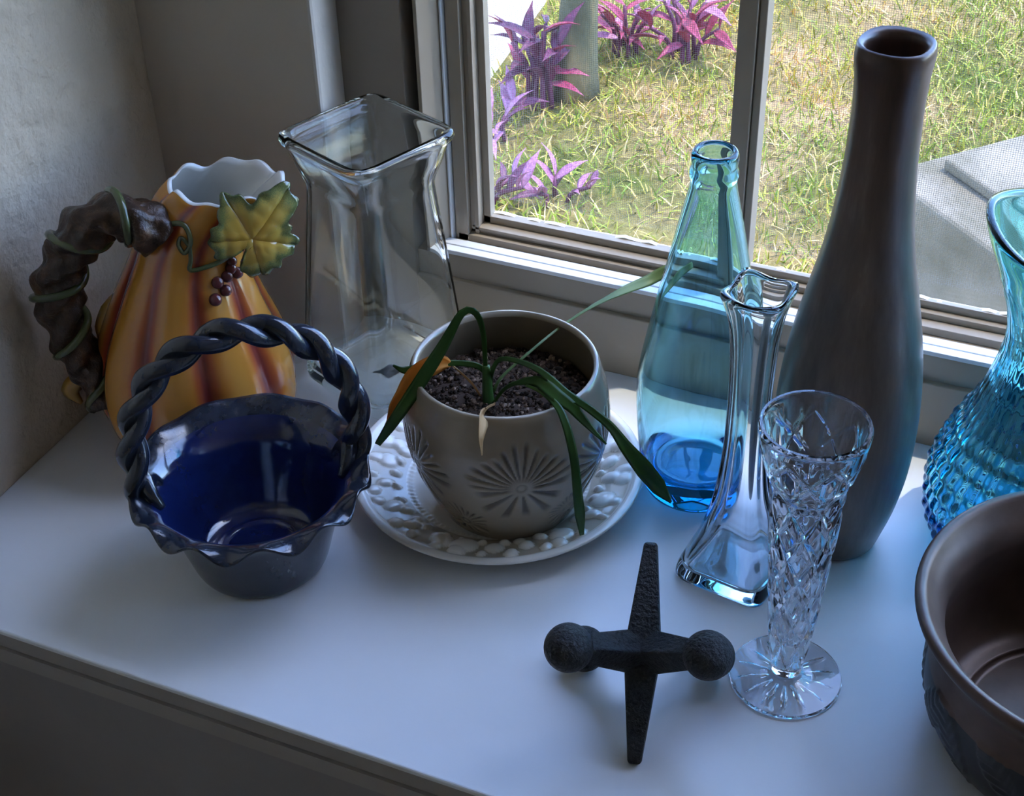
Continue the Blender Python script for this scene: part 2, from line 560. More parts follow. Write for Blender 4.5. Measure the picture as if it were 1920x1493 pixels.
mxp, myp, mzp = bx + ux * Lb * .5, by + uy * Lb * .5, z0 + np.maximum(uz, .25) * Lb * .6
V[:, 2] = np.stack([mxp + dx * .8, myp + dy * .8, mzp], 1); V[:, 3] = np.stack([mxp - dx * .8, myp - dy * .8, mzp], 1)
V[:, 4] = np.stack([bx + ux * Lb * 1.1, by + uy * Lb * 1.1, z0 + np.maximum(uz, .12) * Lb * .85 + .002], 1)
me = bpy.data.meshes.new('grass')
base = np.arange(NB) * 5
quads = np.stack([base, base + 1, base + 2, base + 3], 1)
tris = np.stack([base + 3, base + 2, base + 4], 1)
me.from_pydata(V.reshape(-1, 3).tolist(), [], quads.tolist() + tris.tolist())
me.materials.append(mm)
go = bpy.data.objects.new('grass', me); link(go)
tag(go, 'patchy sunlit lawn grass with dry straw outside the window', 'grass', kind='stuff')

# concrete step outside the right-hand pane
mm, nt, out = mat('weathered_concrete')
p = principled(nt, out, (0.42, 0.40, 0.38), 0.9, spec=0.2)
n1 = noise(nt, 9, 6, 0.6); n2 = noise(nt, 220, 3)
r1 = ramp(nt, n1.outputs[0], [(0.35, (0.14, 0.118, 0.078)), (0.65, (0.26, 0.218, 0.168))])
nt.links.new(r1.outputs[0], p.inputs['Base Color']); bump(nt, n2.outputs[0], p, 0.4, 0.002)
st = thing('concrete_step', 'grey concrete step on the lawn behind the tall brown vase', 'step', (-0.2747, 1.762, GZ), 0)
a = math.atan2(1.617 - 1.716, -.112 + .223)
st.rotation_euler[2] = a                                 # local x runs along the front edge
lo = mesh_obj('lower_tread', *box(0, .93, 0, 1.2, 0, .150), mm, st, False); bevelled(lo, .008, 3)
up_ = mesh_obj('upper_tread', *box(.032, .93, .070, 1.2, .150, .166), mm, st, False); bevelled(up_, .005, 3)

# neighbouring stucco wall at the far left of the yard
mm = paint('sunlit_stucco', (0.80, 0.70, 0.62), 0.9, 60, 0.6, 0.004, 0.08)
sw = thing('garden_wall', 'pale stucco garden wall at the far left of the lawn', 'wall', (-0.985, 2.09, GZ), 0)
aw = math.atan2(2.449 - 2.116, -1.028 + .991)
sw.rotation_euler[2] = aw
mesh_obj('wall_slab', *box(-.03, 3.2, 0, .14, 0, 1.5), mm, sw, False)
o = mesh_obj('coping', *box(-.05, 3.22, -.02, .16, 1.5, 1.55), mm, sw, False); bevelled(o, .01)

# leaning tree trunk
mm, nt, out = mat('smooth_bark')
p = principled(nt, out, (0.2, 0.2, 0.13), 0.85, spec=0.2)
n1 = noise(nt, 12, 5, 0.6, stretch=(1, 1, .25))
r1 = ramp(nt, n1.outputs[0], [(0.35, (0.05, 0.05, 0.03)), (0.55, (0.12, 0.11, 0.06)), (0.7, (0.42, 0.29, 0.13))])
nt.links.new(r1.outputs[0], p.inputs['Base Color']); bump(nt, n1.outputs[0], p, 0.6, 0.01)
tp = spline([(0, 0, -.02), (.005, 0, .1), (.02, .01, .35), (.05, .03, .8), (.09, .06, 1.6), (.10, .10, 2.6)], 40)
tr_ = np.interp(np.linspace(0, 1, 40), [0, .04, .1, 1], [.042, .033, .027, .02])
tv, tf = tube(tp, tr_, 20, shape=lambda a_, s: 1 + .07 * math.sin(3 * a_ + 9 * s) + .04 * math.sin(5 * a_ - 14 * s))
trunk = thing('tree', 'slender leaning tree trunk with grey green bark by the garden wall', 'tree', (-.838, 2.12, GZ))
mesh_obj('trunk', tv, tf, mm, trunk)
for k in range(3):
    bp = spline([tp[-8 + k * 2], np.array(tp[-8 + k * 2]) + (.25 * math.cos(2.1 * k), .25 * math.sin(2.1 * k), .35), np.array(tp[-8 + k * 2]) + (.5 * math.cos(2.1 * k), .5 * math.sin(2.1 * k), .55)], 10)
    mesh_obj('branch', *tube(bp, np.linspace(.014, .006, 10), 8), mm, trunk)

# purple trailing plants: each clump has stems and large pointed leaves
def leaf_mat(name, lo_, hi_, rough=0.45, trans=0.25):
    m, nt, out = mat(name)
    p = principled(nt, out, hi_, rough, spec=0.35)
    n = noise(nt, 18, 3)
    r = ramp(nt, n.outputs[0], [(0.3, lo_), (0.7, hi_)])
    nt.links.new(r.outputs[0], p.inputs['Base Color'])
    if trans:
        t = nt.nodes.new('ShaderNodeBsdfTranslucent'); nt.links.new(r.outputs[0], t.inputs[0])
        mx = nt.nodes.new('ShaderNodeMixShader'); mx.inputs[0].default_value = trans
        nt.links.new(p.outputs[0], mx.inputs[1]); nt.links.new(t.outputs[0], mx.inputs[2])
        nt.links.new(mx.outputs[0], out.inputs['Surface'])
    return m
PUR = [leaf_mat('magenta_leaf', (0.26, 0.03, 0.075), (0.50, 0.09, 0.17)),
       leaf_mat('dark_purple_leaf', (0.08, 0.018, 0.05), (0.22, 0.05, 0.12)),
       leaf_mat('violet_leaf', (0.34, 0.11, 0.24), (0.58, 0.27, 0.42))]
lv, lf, _ = ribbon([(0, 0, 0), (.25, 0, .06), (.5, 0, .10), (.75, 0, .09), (1, 0, .02)], [.05, .2, .26, .24, .17, .07, .01], .015, (0, 0, 1), .5, 14)
leaf_me = []
for m_ in PUR:
    o = mesh_obj('leaf', lv, lf, m_)
    leaf_me.append(o.data)
    bpy.data.objects.remove(o)
def clump(loc, label, mi, nst, height, spread, llen, seed, group='purple plants on the lawn'):
    r = random.Random(seed)
    t = thing('purple_plant', label, 'plant', (loc[0], loc[1], GZ), 0, group)
    for s in range(nst):
        az = 2 * PI * (s + r.uniform(-.3, .3)) / nst
        d = r.uniform(.3, 1) * spread
        h = height * r.uniform(.6, 1.1)
        P = spline([(0.02 * math.cos(az), .02 * math.sin(az), 0), (.5 * d * math.cos(az), .5 * d * math.sin(az), h * .6), (d * math.cos(az), d * math.sin(az), h)], 9)
        mesh_obj('stem', *tube(P, np.linspace(.0045, .003, 9), 6), PUR[1], t)
        for q in range(4):
            k = [3, 5, 7, 8][q]
            lo2 = bpy.data.objects.new('leaf', leaf_me[mi if r.random() < .75 else (mi + 2) % 3])
            link(lo2, t)
            lo2.location = P[k]
            sc = llen * r.uniform(.7, 1.15)
            lo2.scale = (sc, sc, sc)
            lo2.rotation_euler = (r.uniform(-.5, .5), r.uniform(-.9, .2), az + (q % 2 * 2 - 1) * r.uniform(.3, 1.5) + (0 if q < 3 else 0))
    return t
clump((-.815, 2.30), 'magenta leaved plant to the right of the tree trunk', 0, 7, .07, .05, .065, 1)
clump((-.715, 2.31), 'bushy magenta plant standing farthest right on the lawn', 0, 8, .09, .06, .07, 2)
clump((-.872, 2.06), 'dark purple plant hugging the left of the tree trunk', 1, 7, .14, .05, .075, 3)
clump((-.895, 1.93), 'violet plant sprawling below the tree trunk', 2, 5, .05, .07, .065, 4)
clump((-.835, 1.74), 'low violet plant beside the left window stile', 2, 5, .035, .08, .055, 5)
clump((-.735, 1.78), 'small violet sprig with few leaves low on the lawn', 2, 3, .03, .06, .05, 6)

# ================================================================== things on the ledge
def rsq(th, n):                          # rounded-square polar radius (1 on the sides)
    return (np.abs(np.cos(th)) ** n + np.abs(np.sin(th)) ** n) ** (-1.0 / n)

# ---------------------------------------------------------------- gourd jug
mm, nt, out = mat('gourd_glaze')
p = principled(nt, out, (0.8, 0.4, 0.1), 0.16, coat=0.6)
a_st = attr(nt, 'stripe')
n1 = noise(nt, 22, 4, 0.6, stretch=(1, 1, .35))
ad = nt.nodes.new('ShaderNodeMath'); ad.operation = 'ADD'; ad.use_clamp = True
ml = nt.nodes.new('ShaderNodeMath'); ml.operation = 'MULTIPLY_ADD'; ml.inputs[1].default_value = .7; ml.inputs[2].default_value = -.36
nt.links.new(n1.outputs[0], ml.inputs[0]); nt.links.new(a_st.outputs['Fac'], ad.inputs[0]); nt.links.new(ml.outputs[0], ad.inputs[1])
r1 = ramp(nt, ad.outputs[0], [(0.0, (0.60, 0.27, 0.045)), (0.30, (0.55, 0.20, 0.028)), (0.58, (0.40, 0.085, 0.022)), (0.9, (0.20, 0.03, 0.022))])
nt.links.new(r1.outputs[0], p.inputs['Base Color'])
bump(nt, n1.outputs[0], p, 0.15, 0.002)
M['gourd'] = mm
M['cream_in'] = paint('cream_glaze', (0.72, 0.70, 0.64), 0.25, 30, 0.05, 0.0005, 0.04, coat=0.3)
mm, nt, out = mat('twig_glaze')
p = principled(nt, out, (0.1, 0.06, 0.04), 0.34, coat=0.12, spec=0.4)
n1 = noise(nt, 70, 5, 0.65)
r1 = ramp(nt, n1.outputs[0], [(0.3, (0.013, 0.006, 0.004)), (0.55, (0.050, 0.023, 0.011)), (0.78, (0.19, 0.10, 0.05))])
nt.links.new(r1.outputs[0], p.inputs['Base Color']); bump(nt, n1.outputs[0], p, 0.8, 0.004)
M['twig'] = mm
M['vine'] = paint('vine_glaze', (0.07, 0.085, 0.03), 0.25, 60, 0.2, 0.001, 0.4, coat=0.4)
M['berry'] = paint('berry_glaze', (0.11, 0.022, 0.022), 0.2, 60, 0.1, 0.001, 0.3, coat=0.4)
mm, nt, out = mat('grape_leaf_glaze')
p = principled(nt, out, (0.5, 0.4, 0.1), 0.14, coat=0.7)
a_e = attr(nt, 'edge'); n1 = noise(nt, 60, 3)
ad = nt.nodes.new('ShaderNodeMath'); ad.operation = 'MULTIPLY_ADD'; ad.inputs[1].default_value = .45; ad.inputs[2].default_value = -.22
nt.links.new(n1.outputs[0], ad.inputs[0])
ad2 = nt.nodes.new('ShaderNodeMath'); ad2.operation = 'ADD'; nt.links.new(ad.outputs[0], ad2.inputs[0]); nt.links.new(a_e.outputs['Fac'], ad2.inputs[1])
r1 = ramp(nt, ad2.outputs[0], [(0.2, (0.60, 0.36, 0.055)), (0.55, (0.50, 0.37, 0.08)), (0.75, (0.20, 0.22, 0.07)), (1.0, (0.05, 0.075, 0.03))])
nt.links.new(r1.outputs[0], p.inputs['Base Color'])
M['gleaf'] = mm
M['yleaf'] = paint('ochre_glaze', (0.50, 0.27, 0.05), 0.2, 40, 0.2, 0.001, 0.3, coat=0.5)

JB = (-0.5838, 0.7270)
jug = thing('gourd_jug', 'orange gourd jug with red stripes, twisted twig handle and leaf spout', 'jug', (*JB, 0), face_cam(*JB))
jz = np.array([0, .003, .014, .0335, .0577, .0825, .107, .131, .1474, .1667, .185, .195, .2005])
jr = np.array([.050, .0545, .0640, .0705, .0712, .0660, .0566, .0470, .0405, .0368, .0378, .0392, .0395])
jc = np.array([0, 0, 0, 0, 0, 0, .0012, .0040, .0065, .0130, .0250, .0345, .0420])
def jug_row(z):
    return np.interp(z, jz, jr), np.interp(z, jz, jc)
NJ, KJ = 144, 80
tz = np.linspace(0, 1, KJ)
jpts = spline(np.stack([jr, jz, jc], 1), KJ)
thj = np.linspace(0, 2 * PI, NJ, endpoint=False)
RIB = 9
rib_raw = np.abs(np.sin(RIB * thj / 2 + 0.5))                # 0 in the grooves
def jug_shape(r, z, c, inner=0.0):
    depth = .085 * np.clip((z - .0) / .02, 0, 1) * np.clip((.205 - z) / .09, .15, 1)
    rr = (r - inner) * (1 - depth * (1 - rib_raw) ** 1.6 + .25 * depth)
    dep = 1.0 - .25 * np.clip((z - .15) / .045, 0, 1)          # the mouth is a long oval
    x = c + rr * np.cos(thj)
    y = rr * np.sin(thj) * dep
    w = np.clip((z - .155) / .045, 0, 1)
    # mouth: spout side rises to the right, wavy edge
    wave = .0020 * np.sin(9 * thj + .6) + .0018 * np.sin(5 * thj + 2) - .003 * np.cos(thj) + .002 * np.sin(thj)
    return x, y, z + w * wave
V, F, MI, ST = [], [], [], []
for k in range(KJ):
    r, z, c = jpts[k]
    x, y, zz = jug_shape(r, z, c)
    V += list(zip(x, y, zz)); ST += list((1 - rib_raw) ** 1.1)
inner_rows = 40
for k in range(inner_rows):
    f_ = k / (inner_rows - 1)
    kk = (KJ - 1) - f_ * (KJ - 8)
    i0 = int(kk); t = kk - i0
    r, z, c = jpts[i0] * (1 - t) + jpts[min(i0 + 1, KJ - 1)] * t
    x, y, zz = jug_shape(r, z, c, .0032)
    V += list(zip(x, y, zz + (.0008 if k == 0 else 0))); ST += [0] * NJ
tot = KJ + inner_rows
for k in range(tot - 1):
    for i in range(NJ):
        j = (i + 1) % NJ
        F.append((k * NJ + i, k * NJ + j, (k + 1) * NJ + j, (k + 1) * NJ + i)); MI.append(0 if k < KJ - 1 else 1)
F.append(tuple(range(NJ - 1, -1, -1))); MI.append(0)
F.append(tuple((tot - 1) * NJ + i for i in range(NJ))); MI.append(1)
mesh_obj('body', V, F, parent=jug, mats=[M['gourd'], M['cream_in']], midx=MI, attrs={'stripe': ST})
# twig handle (local x right, y away, z up)
hp = spline([(-.008, -.022, .176), (-.021, -.017, .191), (-.040, -.010, .194), (-.063, -.004, .176), (-.0795, 0, .148), (-.0840, 0, .118), (-.0790, -.002, .090), (-.0720, -.008, .064), (-.0680, -.016, .045)], 90)
hr = np.interp(np.linspace(0, 1, 90), [0, .06, .3, .5, .62, .85, 1], [.0125, .0145, .0150, .0150, .0155, .0125, .009])
hv, hf = tube(hp, hr, 36, shape=lambda a_, s: 1 + .17 * math.cos(3 * (a_ - 17 * s)) + .07 * math.sin(7 * a_ + 40 * s) + .08 * math.sin(26 * s))
handle = mesh_obj('twig_handle', hv, hf, M['twig'], jug)
T_, N_, B_ = frames(hp)
s_ = np.linspace(0, 1, 90)
vp = hp + (hr * 1.10)[:, None] * (np.cos(30 * s_)[:, None] * N_ + np.sin(30 * s_)[:, None] * B_)
mesh_obj('vine_wrap', *tube(spline(vp, 260), .0030, 8), M['vine'], handle)
def jug_surf(lat, z, off=0.001):         # point on the front of the neck at a sideways offset and height
    r, c = jug_row(z)
    dep = 1.0 - .25 * min(1, max(0, (z - .15) / .045))
    return np.array((lat, -dep * math.sqrt(max(1e-6, (r + off) ** 2 - (lat - c) ** 2)), z))
# tendril across the neck
tend = [jug_surf(l_, z_, .003) for l_, z_ in ((-.008, .182), (.002, .189), (.0095, .188), (.0110, .178), (.0060, .171), (.0030, .176), (.0055, .181), (.0095, .175), (.0090, .166), (.0075, .160), (.018, .160), (.030, .161), (.040, .163))]
mesh_obj('tendril', *tube(spline(tend, 90), np.interp(np.linspace(0, 1, 90), [0, .5, 1], [.0022, .0014, .0020]), 8), M['vine'], jug)
# berries
for (l_, z_, r_) in ((.0345, .152, .0040), (.0385, .146, .0042), (.0310, .148, .0042), (.0240, .147, .0044), (.0285, .140, .0042), (.0205, .137, .0046), (.0360, .1565, .0036)):
    c_ = jug_surf(l_, z_, .002)
    mesh_obj('berry', *sphere((0, 0, 0), r_, 16, 10), M['berry'], jug, loc=c_)
# five-lobed grape leaf standing off the spout
V, F, E_ = [], [], []
NL, KL = 120, 14
lobes = [(0.0, 1.0), (1.15, .80), (-1.15, .74), (2.25, .66), (-2.25, .60)]
def leaf_r(t):
    r = .60
    for (c0, s0) in lobes:
        d = (t - c0 + PI) % (2 * PI) - PI
        r = max(r, s0 * math.exp(-(d / .75) ** 2))
    return r * (1 + .05 * math.sin(17 * t)) * (1 - .75 * math.exp(-((abs(t) - PI) / .22) ** 2))
for k in range(KL + 1):
    q = k / KL
    for i in range(NL):
        t = -PI + 2 * PI * i / NL
        rr = q * leaf_r(t)
        u, v = rr * math.cos(t), rr * math.sin(t)
        vein = 0
        for (c0, s0) in lobes:
            d = (t - c0 + PI) % (2 * PI) - PI
            vein = max(vein, math.exp(-(rr * math.sin(min(abs(d), 1.5)) / .035) ** 2) * (1 if rr < s0 else 0))
        side = .5 + .5 * math.cos(26 * rr - 5 * abs((t + .57) % 1.15 - .57))
        h = -.055 * vein + .035 * side * q - .22 * rr * rr + .06 * math.sin(3 * t + 1) * rr
        V.append((u, v, h)); E_.append(q ** 1.6 * .95 + .12 * vein * 0)
for k in range(KL):
    for i in range(NL):
        j = (i + 1) % NL
        F.append((k * NL + i, k * NL + j, (k + 1) * NL + j, (k + 1) * NL + i))
o = mesh_obj('grape_leaf', V, F, M['gleaf'], jug, attrs={'edge': E_})
so = o.modifiers.new('thickness', 'SOLIDIFY'); so.thickness = .07
LS = .043
ax = Vector((.707, .12, .72)).normalized(); nz = Vector((.20, -1.0, .35)); nz = (nz - ax * nz.dot(ax)).normalized(); ay = nz.cross(ax)
o.matrix_local = Matrix.Translation((.0510, -.0390, .1765)) @ Matrix((ax, ay, nz)).transposed().to_4x4() @ Matrix.Scale(LS, 4)
# two small ochre leaves behind the handle
for (pth, w_) in (([(-.060, .0, .085), (-.058, .004, .100), (-.050, .006, .116), (-.045, .006, .124)], [.006, .012, .011, .003]),
                  ([(-.070, -.006, .066), (-.084, -.004, .062), (-.090, -.002, .052), (-.085, -.002, .042)], [.006, .014, .014, .004])):
    lv_, lf_, _ = ribbon(pth, w_, .003, (0, 1, 0), .25, 16)
    mesh_obj('small_leaf', lv_, lf_, M['yleaf'], jug)

# ---------------------------------------------------------------- blue basket
mm, nt, out = mat('cobalt_glaze')
p = principled(nt, out, (0.02, 0.04, 0.12), 0.1, coat=0.5, spec=0.6)
n1 = noise(nt, 30, 5, 0.6); n2 = noise(nt, 14, 4, 0.7, stretch=(1, 1, .25))
r1 = ramp(nt, n1.outputs[0], [(0.3, (0.004, 0.008, 0.040)), (0.6, (0.008, 0.017, 0.085)), (0.8, (0.016, 0.030, 0.12))])
nt.links.new(r1.outputs[0], p.inputs['Base Color']); bump(nt, n1.outputs[0], p, 0.12, 0.002)
M['cobalt'] = mm
mm, nt, out = mat('slate_blue_glaze')
p = principled(nt, out, (0.03, 0.04, 0.06), 0.18, coat=0.4, spec=0.55)
n2 = noise(nt, 55, 5, 0.65, stretch=(1, 1, .3))
r1 = ramp(nt, n2.outputs[0], [(0.35, (0.006, 0.009, 0.019)), (0.62, (0.018, 0.025, 0.042)), (0.78, (0.085, 0.095, 0.11))])
nt.links.new(r1.outputs[0], p.inputs['Base Color']); bump(nt, n2.outputs[0], p, 0.2, 0.002)
M['slate'] = mm
BB = (-0.4706, 0.6194)
bk = thing('basket_bowl', 'dark blue glazed pottery basket with ruffled rim and braided handle', 'basket', (*BB, 0), face_cam(*BB))
prof_o = spline([(.0, .0), (.034, .0), (.042, .001), (.0455, .006), (.050, .022), (.055, .040), (.0605, .056), (.067, .066), (.074, .0705), (.0785, .0722)], 60)
prof_i = spline([(.0785, .0738), (.073, .0732), (.064, .0690), (.056, .058), (.051, .042), (.046, .025), (.040, .0115), (.030, .0075), (.027, .0090), (.024, .0075), (.0, .0070)], 60)
prof = np.vstack([prof_o, prof_i]); prof[0, 0] = 0; prof[-1, 0] = 0
RUF = 13
def ruffle(th, r, z, k):
    w = np.clip((r - .062) / .0165, 0, 1) ** 1.3 if z > .045 else 0.0
    front = .62 - .38 * np.sin(th)                        # waves are deepest towards the room
    ph = RUF * th + .9 * np.sin(2 * th) + .4
    rr = r * (1 + .020 * w * np.sin(ph) * front)
    zz = z + w * (.0044 * np.sin(ph + 2.9) * front + .0040 * np.sin(th))
    return rr * np.cos(th), rr * np.sin(th), zz
v_, f_, fr_ = lathe(prof, 210, ruffle)
mesh_obj('bowl', v_, f_, parent=bk, mats=[M['slate'], M['cobalt']], midx=[0 if k < 67 else 1 for k in fr_])
hb = spline([(-.067, -.004, .060), (-.0695, .000, .080), (-.0690, .003, .105), (-.0620, .006, .131), (-.0445, .008, .157), (-.020, .009, .171), (.006, .010, .176), (.032, .010, .170), (.0530, .010, .155), (.0675, .010, .131), (.0730, .009, .107), (.0720, .006, .083), (.066, .002, .062)], 240)
T_, N_, B_ = frames(hb)
s_ = np.linspace(0, 1, 240)
for ph in (0, PI):
    tw = 2 * PI * 5.6 * s_ + ph
    pp = hb + .0047 * (np.cos(tw)[:, None] * N_ + np.sin(tw)[:, None] * B_)
    mesh_obj('handle_strand', *tube(pp, np.interp(s_, [0, .05, .95, 1], [.0045, .0058, .0058, .0045]), 14), M['slate'], bk)
for sx_ in (-1, 1):                      # clay rolls pressing the handle ends on the rim
    q = spline([(sx_ * .058, -.010, .064), (sx_ * .063, -.005, .074), (sx_ * .066, .004, .079), (sx_ * .063, .013, .072), (sx_ * .058, .018, .062)], 24)
    mesh_obj('handle_root', *tube(q, np.interp(np.linspace(0, 1, 24), [0, .5, 1], [.0035, .0062, .0035]), 12), M['slate'], bk)

# ---------------------------------------------------------------- square flared glass vase
M['clear'] = glass('clear_greenish_glass', (0.99, 1.0, 0.995), 1.48, 0, (0.70, 0.90, 0.80), 5)
SQ = (-0.4865, 0.8345)
hs = [(0.0, .0), (.020, .0), (.040, .0003), (.0462, .003), (.0475, .009), (.0470, .022), (.0450, .055), (.0412, .100), (.0376, .140), (.0355, .164), (.0352, .171), (.0368, .178), (.0408, .191), (.0440, .2020), (.0462, .2045), (.0474, .2080), (.0464, .2112)]
hi = [(.0432, .2120), (.0410, .2098), (.0402, .2030), (.0378, .190), (.0340, .1785), (.0322, .1720), (.0324, .164), (.0344, .140), (.0380, .100), (.0417, .055), (.0435, .024), (.0425, .014), (.0395, .0105), (.020, .0095), (.0, .0095)]
def resample(pts, n):
    P = np.array(pts, float); s = np.concatenate([[0], np.cumsum(np.linalg.norm(np.diff(P, axis=0), axis=1))])
    q = np.linspace(0, s[-1], n)
    return np.stack([np.interp(q, s, P[:, 0]), np.interp(q, s, P[:, 1])], 1)
prof = np.vstack([spline(hs, 70), spline(hi, 60)]); prof[0, 0] = 0; prof[-1, 0] = 0; prof[:, 0] = np.maximum(prof[:, 0], 0)
prof[0] = (0, 0); prof[1:3, 1] = 0
v_, f_, _ = lathe(prof, 160, lambda th, r, z, k: (r * rsq(th, 9) * np.cos(th), r * rsq(th, 9) * np.sin(th), z))
o = mesh_obj('square_vase', v_, f_, M['clear'], None)
o.location = (*SQ, 0); o.rotation_euler = (0, 0, math.radians(68.4))
tag(o, 'large clear square glass vase with a flared neck behind the potted plant', 'vase')

# ---------------------------------------------------------------- plate
mm, nt, out = mat('ivory_glaze')
p = principled(nt, out, (0.78, 0.76, 0.70), 0.22, coat=0.3)
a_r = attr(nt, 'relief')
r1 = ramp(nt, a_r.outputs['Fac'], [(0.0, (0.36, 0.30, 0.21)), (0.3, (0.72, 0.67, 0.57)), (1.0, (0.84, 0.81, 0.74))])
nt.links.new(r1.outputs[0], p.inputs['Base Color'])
M['ivory'] = mm
PB = (-0.3536, 0.7486)
pr = [(0, .0035), (.058, .0035), (.0635, .0040), (.068, .0058), (.074, .0082), (.082, .0108), (.090, .0132), (.0945, .0150), (.0955, .0168), (.0985, .0182), (.1020, .0182), (.1030, .0170), (.1015, .0152), (.092, .0095), (.080, .0055), (.070, .0020), (.066, .0), (.060, .0), (.058, .0012), (0, .0012)]
prof = resample(pr, 150)
bumps = []
rb = random.Random(11)
for ring, (rc, cnt, sz) in enumerate(((.0795, 22, .0085), (.0885, 30, .0055), (.0725, 34, .0040))):
    for i in range(cnt):
        t = 2 * PI * (i + rb.uniform(-.25, .25)) / cnt
        s = sz * rb.uniform(.65, 1.35)
        bumps.append((rc * math.cos(t), rc * math.sin(t), s, s * rb.uniform(.6, 1.0), t + rb.uniform(-.8, .8), .0031 * rb.uniform(.7, 1.2)))
bumps = np.array(bumps)
V_rel = []
def plate_fn(th, r, z, k):
    x, y = r * np.cos(th), r * np.sin(th)
    h = np.zeros_like(th); rel = np.ones_like(th) * .9
    top = k < 95
    if top and .0655 < r < .094:
        c_, s_ = np.cos(bumps[:, 4]), np.sin(bumps[:, 4])
        dx_ = x[:, None] - bumps[None, :, 0]; dy_ = y[:, None] - bumps[None, :, 1]
        u = (dx_ * c_ + dy_ * s_) / bumps[:, 2]; w = (-dx_ * s_ + dy_ * c_) / bumps[:, 3]
        q = np.clip(1 - u * u - w * w, 0, 1) ** .5
        h = (q * bumps[:, 5]).max(1)
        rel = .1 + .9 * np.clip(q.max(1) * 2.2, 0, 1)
    elif top and .0605 < r < .0650:
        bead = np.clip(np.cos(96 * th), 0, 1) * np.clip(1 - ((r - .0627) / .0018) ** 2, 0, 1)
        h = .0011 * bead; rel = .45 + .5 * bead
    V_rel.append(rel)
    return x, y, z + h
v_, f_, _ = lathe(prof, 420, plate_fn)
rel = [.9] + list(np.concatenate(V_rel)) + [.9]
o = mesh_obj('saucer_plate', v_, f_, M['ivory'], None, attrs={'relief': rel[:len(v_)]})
o.location = (*PB, 0)
for me_ in (o.data,): me_.flip_normals()
tag(o, 'ivory plate with embossed fruit rim under the potted plant', 'plate')

# ---------------------------------------------------------------- potted plant
mm, nt, out = mat('grey_pot_glaze')
p = principled(nt, out, (0.3, 0.28, 0.25), 0.2, coat=0.35, spec=0.5)
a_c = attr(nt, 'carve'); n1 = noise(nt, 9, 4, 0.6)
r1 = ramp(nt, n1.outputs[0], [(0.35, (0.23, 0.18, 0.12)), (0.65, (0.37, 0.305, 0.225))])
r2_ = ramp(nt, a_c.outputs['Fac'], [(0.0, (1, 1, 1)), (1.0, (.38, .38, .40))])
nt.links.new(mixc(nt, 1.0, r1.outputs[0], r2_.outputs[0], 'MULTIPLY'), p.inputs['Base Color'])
M['potglaze'] = mm
M['pot_in'] = paint('olive_brown_glaze', (0.16, 0.12, 0.075), 0.35, 30, 0.3, 0.001, 0.3, coat=0.2)
QB = (-0.3389, 0.7340)
ZP = .0040
pp_ = thing('potted_plant', 'wilting strappy plant in a grey glazed pot carved with flowers', 'plant', (*QB, ZP))
pro = spline([(0, 0), (.040, 0), (.0460, .001), (.0490, .006), (.0575, .024), (.0650, .044), (.0688, .062), (.0695, .076), (.0680, .092), (.0650, .104), (.0630, .112), (.0612, .1155)], 200)
pri = spline([(.0590, .1158), (.0578, .111), (.0580, .100), (.0590, .085), (.0585, .070), (.052, .05), (.0, .05)], 30)
prof = np.vstack([pro, pri]); prof[0] = (0, 0); prof[1:4, 1] = 0; prof[-1, 0] = 0; prof[:, 0] = np.maximum(prof[:, 0], 0)
fth = math.atan2(-QB[1], -QB[0])                           # angle facing the viewer
flowers = [(fth + .12, .064, .034), (fth - 1.05, .060, .030), (fth + 1.15, .058, .034), (fth + 2.3, .06, .033), (fth - 2.3, .06, .033), (fth - .55, .020, .020), (fth + .72, .026, .018)]
Vc = []
def pot_fn(th, r, z, k):
    g = np.zeros_like(th)
    if k < 194 and .008 < z < .11:
        for i, (t0, z0_, R_) in enumerate(flowers):
            d = (th - t0 + PI) % (2 * PI) - PI
            u, w = d * .066, z - z0_
            rr = np.hypot(u, w); an = np.arctan2(w, u)
            npet = 26 if i % 2 == 0 else 22
            nn = np.where(w > 0, npet, npet // 2)
            pet = np.clip(np.cos(nn * an + i) * 1.3 - .1, 0, 1)
            env = np.clip((rr - .006) / .004, 0, 1) * np.clip((R_ * (1 + .10 * np.sin(5 * an + i)) - rr) / .006, 0, 1)
            g = np.maximum(g, pet * env)
            g = np.maximum(g, np.clip(1 - np.abs(rr - .003) / .0012, 0, 1) * .6)
    Vc.append(g)
    rr_ = r - .0014 * g
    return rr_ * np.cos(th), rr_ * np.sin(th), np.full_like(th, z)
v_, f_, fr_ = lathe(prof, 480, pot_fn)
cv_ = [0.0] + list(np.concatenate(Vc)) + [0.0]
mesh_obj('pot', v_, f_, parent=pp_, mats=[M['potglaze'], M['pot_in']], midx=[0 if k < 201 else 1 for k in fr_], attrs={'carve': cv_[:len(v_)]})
# soil: rough disc plus loose crumbs
mm, nt, out = mat('potting_soil')
p = principled(nt, out, (0.05, 0.035, 0.03), 0.9, spec=0.2)
ge = nt.nodes.new('ShaderNodeNewGeometry'); n1 = noise(nt, 120, 4)
c1 = ramp(nt, ge.outputs['Random Per Island'], [(0.0, (0.012, 0.008, 0.005)), (0.55, (0.040, 0.024, 0.016)), (0.85, (0.11, 0.068, 0.045)), (1.0, (0.30, 0.21, 0.15))])
nt.links.new(c1.outputs[0], p.inputs['Base Color']); bump(nt, n1.outputs[0], p, 0.6, 0.002)
M['soil'] = mm
ZS = .0885
sv_, sf_, _ = lathe([(0, ZS + .002), (.015, ZS + .0025), (.03, ZS + .002), (.045, ZS), (.0585, ZS - .003), (.0585, ZS - .012), (0, ZS - .012)], 60,
                    lambda th, r, z, k: (r * np.cos(th), r * np.sin(th), z + .0012 * np.sin(9 * th + 200 * r) * (1 if k < 4 else 0)))
soil = mesh_obj('soil', sv_, sf_, M['soil'], pp_); soil.data.flip_normals()
cr_v, cr_f = [], []
